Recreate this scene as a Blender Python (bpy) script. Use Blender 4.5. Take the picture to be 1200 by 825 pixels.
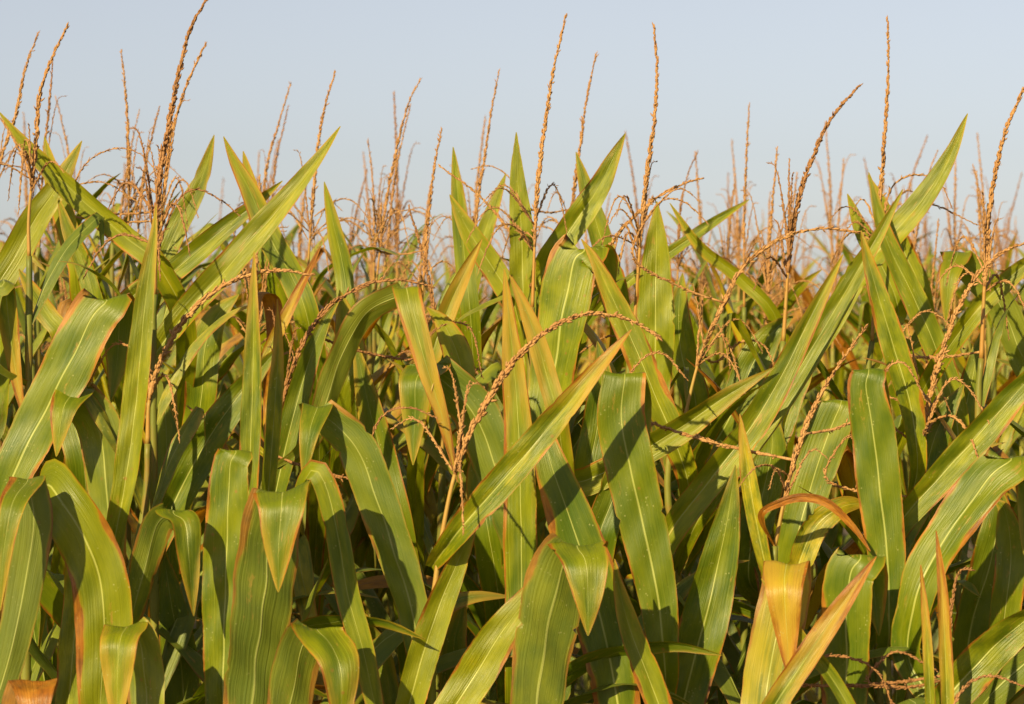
import bpy, math, random
from mathutils import Vector, Matrix, Quaternion
R = math.radians
C = bpy.context.scene
for o in list(bpy.data.objects): bpy.data.objects.remove(o)
col = C.collection

# ------------------------------------------------------------------ camera, world, sun, exposure
FPX, CAM_H, HORIZON = 3100.0, 1.95, 396.0
cam_d = bpy.data.cameras.new("camera"); cam = bpy.data.objects.new("camera", cam_d); col.objects.link(cam)
PITCH = math.atan((412.5 - HORIZON) / FPX)
cam.location = (0, 0, CAM_H); cam.rotation_euler = (R(90) - PITCH, 0, 0)
cam_d.sensor_width = 36; cam_d.lens = FPX * 36 / 1200
cam_d.clip_start = .1; cam_d.clip_end = 5000
cam_d.dof.use_dof = True; cam_d.dof.focus_distance = 4.1; cam_d.dof.aperture_fstop = 9
C.camera = cam

SUN_EL, SUN_AZ = R(27), R(-27)          # azimuth of the travel direction away from +Y: light goes to the right and away
w = bpy.data.worlds.new("World"); C.world = w; w.use_nodes = True
nt = w.node_tree; bg = nt.nodes["Background"]
sky = nt.nodes.new("ShaderNodeTexSky"); sky.sky_type = 'NISHITA'; sky.sun_disc = False
sky.sun_elevation = SUN_EL
# sun stands behind the camera and to its left
sdir = Vector((math.sin(SUN_AZ) * math.cos(SUN_EL), -math.cos(SUN_AZ) * math.cos(SUN_EL), math.sin(SUN_EL)))
sky.sun_rotation = math.atan2(sdir.x, sdir.y)
sky.air_density = 1.0; sky.dust_density = 1.0; sky.ozone_density = 2.5
hs = nt.nodes.new("ShaderNodeHueSaturation"); hs.inputs['Saturation'].default_value = .42
tint = nt.nodes.new("ShaderNodeMix"); tint.data_type = 'RGBA'; tint.blend_type = 'MULTIPLY'; tint.inputs[0].default_value = 1
tint.inputs[7].default_value = (.945, .925, .95, 1)
nt.links.new(sky.outputs[0], hs.inputs['Color']); nt.links.new(hs.outputs[0], tint.inputs[6]); nt.links.new(tint.outputs[2], bg.inputs[0])
bg.inputs[1].default_value = 0.0625
sun_d = bpy.data.lights.new("sun", 'SUN'); sun = bpy.data.objects.new("sun", sun_d); col.objects.link(sun)
sun_d.energy = 5.0; sun_d.angle = R(.6); sun_d.color = (1, .82, .42)
sun.rotation_euler = (-sdir).to_track_quat('-Z', 'Y').to_euler(); sun.location = sdir * 30
C.view_settings.view_transform = 'Standard'; C.view_settings.look = 'None'; C.view_settings.gamma = 1
C.view_settings.use_curve_mapping = False
C.view_settings.exposure = 0.86
C.render.engine = 'CYCLES'
C.cycles.max_bounces = 7; C.cycles.diffuse_bounces = 4; C.cycles.glossy_bounces = 2; C.cycles.transmission_bounces = 4
C.cycles.use_denoising = True

def ray_point(px, py, D):
    """the point at distance D (along +Y) that the photograph shows at pixel px, py"""
    dx = (px - 600) / FPX; dz = -(py - 412.5) / FPX
    c, s = math.cos(PITCH), math.sin(PITCH)
    dy = c + dz * s; z = dz * c - s
    return Vector((dx / dy * D, D, CAM_H + z / dy * D))

# ------------------------------------------------------------------ materials
def mat(name):
    m = bpy.data.materials.new(name); m.use_nodes = True
    t = m.node_tree; t.nodes.clear()
    return m, t
class G:
    """small helper for wiring nodes"""
    def __init__(s, t): s.t = t
    def n(s, typ, **kw):
        nd = s.t.nodes.new(typ)
        for k, v in kw.items(): setattr(nd, k, v)
        return nd
    def put(s, sock, v):
        if hasattr(v, 'is_output'): s.t.links.new(v, sock)
        else: sock.default_value = v
    def m(s, op, a, b=0.0, c=0.0, clamp=False):
        nd = s.n("ShaderNodeMath", operation=op); nd.use_clamp = clamp
        for i, v in enumerate((a, b, c)): s.put(nd.inputs[i], v)
        return nd.outputs[0]
    def step(s, x, a, b):
        nd = s.n("ShaderNodeMapRange", interpolation_type='SMOOTHSTEP')
        for i, v in enumerate((x, a, b, 0.0, 1.0)): s.put(nd.inputs[i], v)
        return nd.outputs[0]
    def mix(s, f, a, b):
        nd = s.n("ShaderNodeMix", data_type='RGBA')
        s.put(nd.inputs[0], f)
        for i, v in ((6, a), (7, b)):
            s.put(nd.inputs[i], v if hasattr(v, 'is_output') else (*v, 1))
        return nd.outputs[2]
    def vec(s, x, y, z):
        nd = s.n("ShaderNodeCombineXYZ")
        for i, v in enumerate((x, y, z)): s.put(nd.inputs[i], v)
        return nd.outputs[0]
    def noise(s, v, scale=1.0, detail=2.0, rough=.5):
        nd = s.n("ShaderNodeTexNoise"); s.put(nd.inputs['Vector'], v)
        nd.inputs['Scale'].default_value = scale; nd.inputs['Detail'].default_value = detail; nd.inputs['Roughness'].default_value = rough
        return nd.outputs[0]

def make_leaf_material():
    m, t = mat("corn_leaf"); g = G(t)
    uv = g.n("ShaderNodeUVMap"); uv.uv_map = "UVMap"
    sp = g.n("ShaderNodeSeparateXYZ"); t.links.new(uv.outputs[0], sp.inputs[0])
    u, v = sp.outputs[0], sp.outputs[1]
    at = g.n("ShaderNodeAttribute"); at.attribute_name = "wear_shade"
    sc = g.n("ShaderNodeSeparateColor"); t.links.new(at.outputs['Color'], sc.inputs[0])
    yel, dry, edge = sc.outputs[0], sc.outputs[1], sc.outputs[2]
    oi = g.n("ShaderNodeObjectInfo"); rnd = oi.outputs['Random']
    seed = g.m('ADD', g.m('MULTIPLY', at.outputs['Alpha'], 37.0), g.m('MULTIPLY', rnd, 19.0))
    L = g.m('MULTIPLY', v, 1.0)
    fine = g.noise(g.vec(g.m('MULTIPLY', u, 75.0), g.m('MULTIPLY', L, 3.0), seed), 1, 2, .6)
    veins = g.noise(g.vec(g.m('MULTIPLY', u, 26.0), g.m('MULTIPLY', L, 2.0), seed), 1, 2, .5)
    blot = g.noise(g.vec(g.m('MULTIPLY', u, 2.2), g.m('MULTIPLY', L, 9.0), seed), 1, 3, .6)
    rag = g.noise(g.vec(g.m('MULTIPLY', u, 9.0), g.m('MULTIPLY', L, 26.0), g.m('ADD', seed, 5.0)), 1, 3, .65)
    slow = g.noise(g.vec(g.m('MULTIPLY', g.m('GREATER_THAN', u, .5), 7.0), g.m('MULTIPLY', L, 5.0), g.m('ADD', seed, 11.0)), 1, 2, .5)
    # green of the healthy blade
    c = g.mix(g.step(blot, .3, .72), (.078, .118, .002), (.235, .250, .003))
    c = g.mix(g.m('MULTIPLY', g.step(veins, .40, .72), .22), c, (.30, .30, .010))
    c = g.mix(g.m('MULTIPLY', g.step(fine, .45, .75), .26), c, (.27, .28, .016))
    c = g.mix(g.m('MULTIPLY', g.step(rnd, .35, 1.0), .38), c, (.29, .275, .005))
    c = g.mix(g.m('MULTIPLY', g.step(g.m('MULTIPLY', yel, -1.0), -.14, .22), .56), c, (.048, .098, .003))  # deep green at low yellowing; on the low leaves it paints in shade
    # yellowing
    yf = g.m('MULTIPLY', g.step(g.m('ADD', g.m('ADD', yel, g.m('MULTIPLY', g.m('SUBTRACT', blot, .5), 1.0)), g.m('MULTIPLY', g.m('SUBTRACT', veins, .5), .6)), .28, .85), .92)
    c = g.mix(yf, c, (.46, .35, .014))
    # distance to the margin 0 at the midrib, 1 at the rim
    e = g.m('MULTIPLY', g.m('ABSOLUTE', g.m('SUBTRACT', u, .5)), 2.0)
    ew = g.m('MULTIPLY', edge, g.m('ADD', .035, g.m('MULTIPLY', g.step(slow, .42, .80), .38)))
    em = g.m('ADD', g.m('SUBTRACT', e, g.m('SUBTRACT', 1.0, ew)), g.m('MULTIPLY', g.m('SUBTRACT', rag, .5), .17))
    c = g.mix(g.m('MULTIPLY', g.step(em, -.12, .02), g.m('MULTIPLY', edge, .5)), c, (.36, .26, .010))
    # drying from the tip
    tp = g.m('ADD', g.m('ADD', g.m('SUBTRACT', v, 1.0), g.m('MULTIPLY', dry, .95)), g.m('MULTIPLY', g.m('SUBTRACT', e, .6), .22))
    tp = g.m('ADD', tp, g.m('MULTIPLY', g.m('SUBTRACT', rag, .5), .22))
    c = g.mix(g.m('MULTIPLY', g.step(tp, -.12, .14), .85), c, (.44, .27, .03))
    brown = g.mix(g.step(rag, .35, .7), (.33, .105, .010), (.15, .045, .006))
    brown = g.mix(g.step(blot, .4, .7), brown, (.44, .18, .02))
    bm = g.m('MAXIMUM', g.step(em, -.02, .05), g.step(tp, .12, .30))
    c = g.mix(g.m('MULTIPLY', bm, .92), c, brown)
    # ragged lesions drawn out along the veins
    les = g.noise(g.vec(g.m('MULTIPLY', u, 8.0), g.m('MULTIPLY', L, 22.0), g.m('ADD', seed, 23.0)), 1, 4, .7)
    area = g.noise(g.vec(g.m('MULTIPLY', u, 2.0), g.m('MULTIPLY', L, 4.0), g.m('ADD', seed, 31.0)), 1, 2, .5)
    lm = g.m('MULTIPLY', g.step(les, .58, .68), g.step(area, .48, .62))
    c = g.mix(g.m('MULTIPLY', lm, .7), c, (.36, .22, .04))
    # midrib
    mw = g.m('MULTIPLY', .034, g.m('SUBTRACT', 1.08, v))
    mr = g.m('SUBTRACT', 1.0, g.step(g.m('ABSOLUTE', g.m('SUBTRACT', u, .5)), g.m('MULTIPLY', mw, .55), g.m('ADD', mw, .006)))
    c = g.mix(g.m('MULTIPLY', g.m('MULTIPLY', mr, .5), g.m('SUBTRACT', 1.0, bm)), c, (.42, .42, .12))
    # pale flecks and dust, small rust spots
    tc = g.n("ShaderNodeTexCoord")
    vo = g.n("ShaderNodeTexVoronoi"); vo.inputs['Scale'].default_value = 150; t.links.new(tc.outputs['Object'], vo.inputs['Vector'])
    sel = g.noise(tc.outputs['Object'], 40, 2)
    fl = g.m('MULTIPLY', g.m('SUBTRACT', 1.0, g.step(vo.outputs['Distance'], .08, .26)), g.step(sel, .52, .68))
    c = g.mix(g.m('MULTIPLY', fl, .5), c, (.42, .40, .16))
    vo2 = g.n("ShaderNodeTexVoronoi"); vo2.inputs['Scale'].default_value = 34; t.links.new(tc.outputs['Object'], vo2.inputs['Vector'])
    sp2 = g.m('MULTIPLY', g.m('SUBTRACT', 1.0, g.step(vo2.outputs['Distance'], .04, .13)), g.step(g.noise(tc.outputs['Object'], 9, 1), .55, .62))
    c = g.mix(g.m('MULTIPLY', sp2, .6), c, (.30, .12, .03))
    # underside is paler and duller
    geo = g.n("ShaderNodeNewGeometry")
    c = g.mix(g.m('MULTIPLY', geo.outputs['Backfacing'], .22), c, (.20, .23, .08))
    c = g.mix(.08, c, (.0, .0, .0))
    b = g.n("ShaderNodeBsdfPrincipled"); t.links.new(c, b.inputs['Base Color'])
    g.put(b.inputs['Roughness'], g.m('ADD', .27, g.m('MULTIPLY', fine, .25)))
    b.inputs['Specular IOR Level'].default_value = .40
    bump = g.n("ShaderNodeBump"); bump.inputs['Strength'].default_value = .45; bump.inputs['Distance'].default_value = .0018
    t.links.new(g.m('ADD', g.m('ADD', fine, g.m('MULTIPLY', veins, 1.6)), g.m('MULTIPLY', mr, -.8)), bump.inputs['Height'])
    t.links.new(bump.outputs[0], b.inputs['Normal'])
    tr = g.n("ShaderNodeBsdfTranslucent")
    hs = g.n("ShaderNodeHueSaturation"); hs.inputs['Saturation'].default_value = 1.15; hs.inputs['Value'].default_value = 1.9
    t.links.new(c, hs.inputs['Color']); t.links.new(hs.outputs[0], tr.inputs[0])
    ms = g.n("ShaderNodeMixShader"); g.put(ms.inputs[0], g.m('MULTIPLY', g.m('SUBTRACT', 1.0, mr), .28))
    t.links.new(b.outputs[0], ms.inputs[1]); t.links.new(tr.outputs[0], ms.inputs[2])
    out = g.n("ShaderNodeOutputMaterial"); t.links.new(ms.outputs[0], out.inputs[0])
    return m

def simple(name, ca, cb, scale, rough, cc=None, stretch=(1, 1, 1), bump=.3, spec=.3):
    m, t = mat(name); g = G(t)
    tc = g.n("ShaderNodeTexCoord"); mp = g.n("ShaderNodeMapping"); mp.inputs['Scale'].default_value = stretch
    t.links.new(tc.outputs['Object'], mp.inputs[0])
    n1 = g.noise(mp.outputs[0], scale, 4, .6); n2 = g.noise(mp.outputs[0], scale * 6, 3, .6)
    oi = g.n("ShaderNodeObjectInfo")
    c = g.mix(g.step(n1, .32, .68), ca, cb)
    if cc: c = g.mix(g.m('MULTIPLY', g.step(n2, .45, .7), .6), c, cc)
    c = g.mix(g.m('MULTIPLY', oi.outputs['Random'], .35), c, ca)
    c = g.mix(.24, c, (.0, .0, .0))
    b = g.n("ShaderNodeBsdfPrincipled"); t.links.new(c, b.inputs['Base Color'])
    b.inputs['Roughness'].default_value = rough; b.inputs['Specular IOR Level'].default_value = spec
    bu = g.n("ShaderNodeBump"); bu.inputs['Strength'].default_value = bump; bu.inputs['Distance'].default_value = .002
    t.links.new(n2, bu.inputs['Height']); t.links.new(bu.outputs[0], b.inputs['Normal'])
    out = g.n("ShaderNodeOutputMaterial"); t.links.new(b.outputs[0], out.inputs[0])
    return m
M_LEAF = make_leaf_material()
M_TASSEL = simple("tassel_husk", (.40, .19, .062), (.56, .31, .12), 60, .75, (.21, .095, .035))
M_TASSEL_DARK = simple("tassel_husk_dull", (.30, .135, .045), (.44, .22, .09), 60, .75, (.16, .075, .03))
M_PED = simple("straw_stem", (.42, .25, .06), (.42, .19, .04), 14, .5, (.30, .26, .06), (1, 1, .3))
M_STALK = simple("green_stalk", (.12, .15, .02), (.26, .24, .04), 9, .5, (.30, .13, .03), (1, 1, .35))
M_HUSK = simple("dry_husk", (.46, .29, .10), (.33, .17, .05), 25, .7, (.52, .40, .2), (1, 1, .2))
M_SOIL = simple("soil", (.09, .06, .035), (.15, .10, .06), 3, .95, (.06, .04, .025), bump=.8)

# ------------------------------------------------------------------ geometry helpers
class MB:
    def __init__(s): s.v = []; s.f = []; s.uv = []; s.w = []; s.mi = []
    def add(s, vs, fs, uvs=None, wear_shade=(0, 0, 0, 0), mi=0):
        k = len(s.v); s.v += vs; s.f += [tuple(i + k for i in f) for f in fs]; s.mi += [mi] * len(fs)
        s.uv += uvs or [(0, 0)] * len(vs); s.w += [wear_shade] * len(vs)
    def mesh(s, name, mats, org=Vector()):
        me = bpy.data.meshes.new(name)
        me.from_pydata([tuple(p - org) for p in s.v], [], s.f)
        for m in mats: me.materials.append(m)
        me.polygons.foreach_set("use_smooth", [True] * len(s.f))
        me.polygons.foreach_set("material_index", s.mi)
        ul = me.uv_layers.new(name="UVMap")
        fl = []
        for f in s.f:
            for i in f: fl += s.uv[i]
        ul.data.foreach_set("uv", fl)
        ca = me.color_attributes.new("wear_shade", 'FLOAT_COLOR', 'POINT')
        fw = []
        for x in s.w: fw += x
        ca.data.foreach_set("color", fw)
        me.update()
        return me
def link(name, me, parent=None, loc=None):
    o = bpy.data.objects.new(name, me); col.objects.link(o)
    if parent: o.parent = parent
    if loc is not None: o.location = loc
    return o

def resample(P, n):
    """Catmull-Rom through P, n+1 points at even arc length"""
    Q = [P[0] * 2 - P[1]] + list(P) + [P[-1] * 2 - P[-2]]
    out = []
    for i in range(1, len(Q) - 2):
        a, b, c, d = Q[i - 1], Q[i], Q[i + 1], Q[i + 2]
        for k in range(14):
            t = k / 14
            out.append(.5 * ((2 * b) + (c - a) * t + (2 * a - 5 * b + 4 * c - d) * t * t + (3 * b - a - 3 * c + d) * t ** 3))
    out.append(P[-1].copy())
    ac = [0]
    for i in range(1, len(out)): ac.append(ac[-1] + (out[i] - out[i - 1]).length)
    T = ac[-1]; res = []; j = 0
    for k in range(n + 1):
        s = T * k / n
        while j < len(ac) - 2 and ac[j + 1] < s: j += 1
        q = (s - ac[j]) / max(1e-9, ac[j + 1] - ac[j])
        res.append(out[j].lerp(out[j + 1], min(1, max(0, q))))
    return res, T

def frames(P, S0, crest=False):
    """parallel transport of the side vector along P"""
    n = len(P); T = []
    for i in range(n):
        d = P[min(i + 1, n - 1)] - P[max(i - 1, 0)]
        T.append(d.normalized() if d.length > 1e-9 else (T[-1] if T else Vector((0, 0, 1))))
    if crest:                      # the fold lies level: carry the side vector out from it both ways
        if crest == 'mid':
            k = int(n * .6); S0 = T[k].cross(Vector((0, -1, 0)))
        else: k = max(range(n), key=lambda i: P[i].z)
        k = min(max(k, 1), n - 2)
        S = [None] * n; S[k] = (S0 - T[k] * S0.dot(T[k])).normalized()
        for i in range(k + 1, n):
            q = T[i - 1].rotation_difference(T[i]) @ S[i - 1]; S[i] = (q - T[i] * q.dot(T[i])).normalized()
        for i in range(k - 1, -1, -1):
            q = T[i + 1].rotation_difference(T[i]) @ S[i + 1]; S[i] = (q - T[i] * q.dot(T[i])).normalized()
        return T, S
    S = [(S0 - T[0] * S0.dot(T[0])).normalized()]
    for i in range(1, n):
        q = T[i - 1].rotation_difference(T[i])
        s = q @ S[-1]; S.append((s - T[i] * s.dot(T[i])).normalized())
    return T, S

def prof(t, peak=.42, base=.55):
    if t < peak:
        x = t / peak; return base + (1 - base) * math.sin(x * math.pi / 2)
    x = (t - peak) / (1 - peak)
    return max(.0, (1 - x ** 2.1)) ** .92 * (1 - .12 * x)

CROSS = {9: [-1, -.82, -.5, -.16, 0, .16, .5, .82, 1], 7: [-1, -.6, -.2, 0, .2, .6, 1], 5: [-1, -.5, 0, .5, 1]}
def blade(mb, P, width, S0, rng, twist=(0, 0), gutter=(.55, .16), wave=1.0, wear_shade=(0, 0, 1), nseg=44, nac=9, peak=.42, base=.5, crest=False):
    pts, L = resample(P, nseg)
    T, S = frames(pts, S0, crest)
    ph = [rng.uniform(0, 6.3) for _ in range(6)]; fq = [rng.uniform(34, 60), rng.uniform(34, 60), rng.uniform(14, 24), rng.uniform(14, 24), rng.uniform(18, 34), rng.uniform(50, 90)]
    amp = [rng.uniform(.06, .17) * wave for _ in range(2)]
    vs, uvs = [], []
    xs = CROSS[nac]
    nick = [rng.uniform(.985, 1.01) if rng.random() > .02 else rng.uniform(.8, .92) for _ in range(nseg + 2)]
    for i, p in enumerate(pts):
        t = i / nseg
        a = twist[0] + (twist[1] - twist[0]) * t
        q = Quaternion(T[i], a); s = q @ S[i]; nrm = s.cross(T[i])
        hw = width * .5 * prof(t, peak, base) + .0008
        gt = gutter[0] + (gutter[1] - gutter[0]) * min(1, t * 1.8)
        arc = t * L
        for x in xs:
            k = 0 if x < 0 else 1
            wv = (math.sin(arc * fq[k] + ph[k]) * .6 + math.sin(arc * fq[2 + k] + ph[2 + k])) * amp[k] * min(1, 3 * t + .1)
            r = abs(x)
            lift = hw * (math.sin(gt) * (r ** 1.25) + wv * r ** 2.4)
            side = hw * x * math.cos(gt) * (nick[i] if r == 1 else 1)
            lift += hw * .10 * wave * math.sin(arc * fq[4] + ph[4] + x * 1.9) * (1 - .5 * r) + hw * .05 * math.sin(arc * fq[5] + ph[5] - x * 4)
            if x == 0: lift -= .0012 * (1 - t)
            vs.append(p + s * side + nrm * lift)
            uvs.append(((x + 1) / 2, t))
    m = len(xs)
    fs = [(i * m + j, i * m + j + 1, (i + 1) * m + j + 1, (i + 1) * m + j) for i in range(nseg) for j in range(m - 1)]
    mb.add(vs, fs, uvs, (*wear_shade, rng.random()))
    return L

def tube(mb, P, radii, sides=8, mi=0, cap=True, nseg=None):
    pts, L = resample(P, nseg or max(3, len(P) * 3))
    n = len(pts) - 1
    T, S = frames(pts, Vector((.31, .9, .12)) if abs(T0z(pts)) > .5 else Vector((.1, .2, 1)))
    vs = []
    for i, p in enumerate(pts):
        t = i / n
        if callable(radii): r = radii(t)
        else:
            q = t * (len(radii) - 1); a = min(int(q), len(radii) - 2); r = radii[a] + (radii[a + 1] - radii[a]) * (q - a)
        b = T[i].cross(S[i])
        for k in range(sides):
            an = 2 * math.pi * k / sides
            vs.append(p + S[i] * math.cos(an) * r + b * math.sin(an) * r)
    fs = [(i * sides + k, i * sides + (k + 1) % sides, (i + 1) * sides + (k + 1) % sides, (i + 1) * sides + k) for i in range(n) for k in range(sides)]
    if cap:
        fs.append(tuple(range(sides))[::-1]); fs.append(tuple(n * sides + k for k in range(sides)))
    mb.add(vs, fs, [(0, 0)] * len(vs), (0, 0, 0, 0), mi)
def T0z(p): return (p[1] - p[0]).normalized().z

def spikelet(mb, p, d, side, ln, r, mi=0):
    b = d.cross(side).normalized(); side = b.cross(d).normalized()
    vs = [p]
    for (t, k) in ((.3, 1.0), (.68, .8)):
        for an in (0, 1.57, 3.14, 4.71):
            vs.append(p + d * ln * t + side * math.cos(an) * r * k + b * math.sin(an) * r * k)
    vs.append(p + d * ln)
    fs = [(0, 2, 1), (0, 3, 2), (0, 4, 3), (0, 1, 4), (1, 2, 6, 5), (2, 3, 7, 6), (3, 4, 8, 7), (4, 1, 5, 8), (5, 6, 9), (6, 7, 9), (7, 8, 9), (8, 5, 9)]
    mb.add(vs, fs, None, (0, 0, 0, 0), mi)

def spike(mb, P, rng, fat=.0042, start=.0, dens=1.0, nseg=40, mi=0, ln=.0095, lowbare=1):
    """a tassel rachis set with overlapping dry spikelets; mi its material slot, lowbare the slot of the bare stem"""
    pts, L = resample(P, nseg)
    T, S = frames(pts, Vector((1, .2, .1)))
    kb = int(start * nseg)
    if kb > 1: tube(mb, pts[:kb + 1], [fat * .62, fat * .42], 7, lowbare, nseg=kb)
    tube(mb, pts[kb:], [fat * .5, fat * .4, fat * .15], 5, mi, nseg=nseg - kb)
    L2 = L * (1 - start); cnt = int(L2 / .00155 * dens); 
    for k in range(cnt):
        t = start + (1 - start) * (k + rng.random() * .6) / cnt
        if t > .995: continue
        q = t * nseg; i = min(int(q), nseg - 1); p = pts[i].lerp(pts[i + 1], q - i)
        an = rng.uniform(0, 6.283)
        b = T[i].cross(S[i]); rad = S[i] * math.cos(an) + b * math.sin(an)
        tt = (t - start) / (1 - start)
        taper = (.62 + .38 * math.sin(min(1, tt * 2.4) * math.pi / 2)) * (1 - .68 * max(0, tt - .25) / .75)
        op = rng.uniform(.08, .26) if rng.random() > .07 else rng.uniform(.45, .9)
        d = (T[i] * math.cos(op) + rad * math.sin(op)).normalized()
        spikelet(mb, p + rad * fat * .45 * taper, d, rad.cross(T[i]), ln * rng.uniform(.6, 1.35) * (.45 + .55 * taper), fat * .34 * rng.uniform(.8, 1.2) * (.4 + .6 * taper), mi)
    return pts, T

def sheath_stalk(mb, P, nodes, rng, r0=.0125, r1=.0045):
    """stalk with swollen nodes and leaf sheaths"""
    def rad(t):
        r = r0 + (r1 - r0) * t
        for n in nodes:
            dn = (t - n)
            if abs(dn) < .006: r *= 1.22
            elif 0 < dn < .05: r *= 1.14
        return r
    tube(mb, P, rad, 10, 0, nseg=110)

def set_thing(o, label, cat, group=None, kind=None):
    if label: o['label'] = label
    if cat: o['category'] = cat
    if group: o['group'] = group
    if kind: o['kind'] = kind

# ------------------------------------------------------------------ the ground
def ground():
    mb = MB(); rng = random.Random(3)
    ys = [-60, -10, -2] + [i * .25 for i in range(0, 110)] + [40, 80, 200, 600, 2500]
    xs = [-2500, -600, -100, -20] + [-8 + i * .5 for i in range(33)] + [20, 100, 600, 2500]
    vs = []
    for y in ys:
        for x in xs:
            z = .03 * math.sin(y * 2 * math.pi / .75) + rng.uniform(-.015, .015) if abs(x) <= 8 and 0 < y < 27 else 0
            if y > 26: z = -min(6, (y - 26) * .03)
            vs.append(Vector((x, y, z)))
    n = len(xs)
    fs = [(i * n + j, i * n + j + 1, (i + 1) * n + j + 1, (i + 1) * n + j) for i in range(len(ys) - 1) for j in range(n - 1)]
    mb.add(vs, fs)
    o = link("ground", mb.mesh("ground", [M_SOIL])); o['kind'] = 'structure'
ground()

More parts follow.
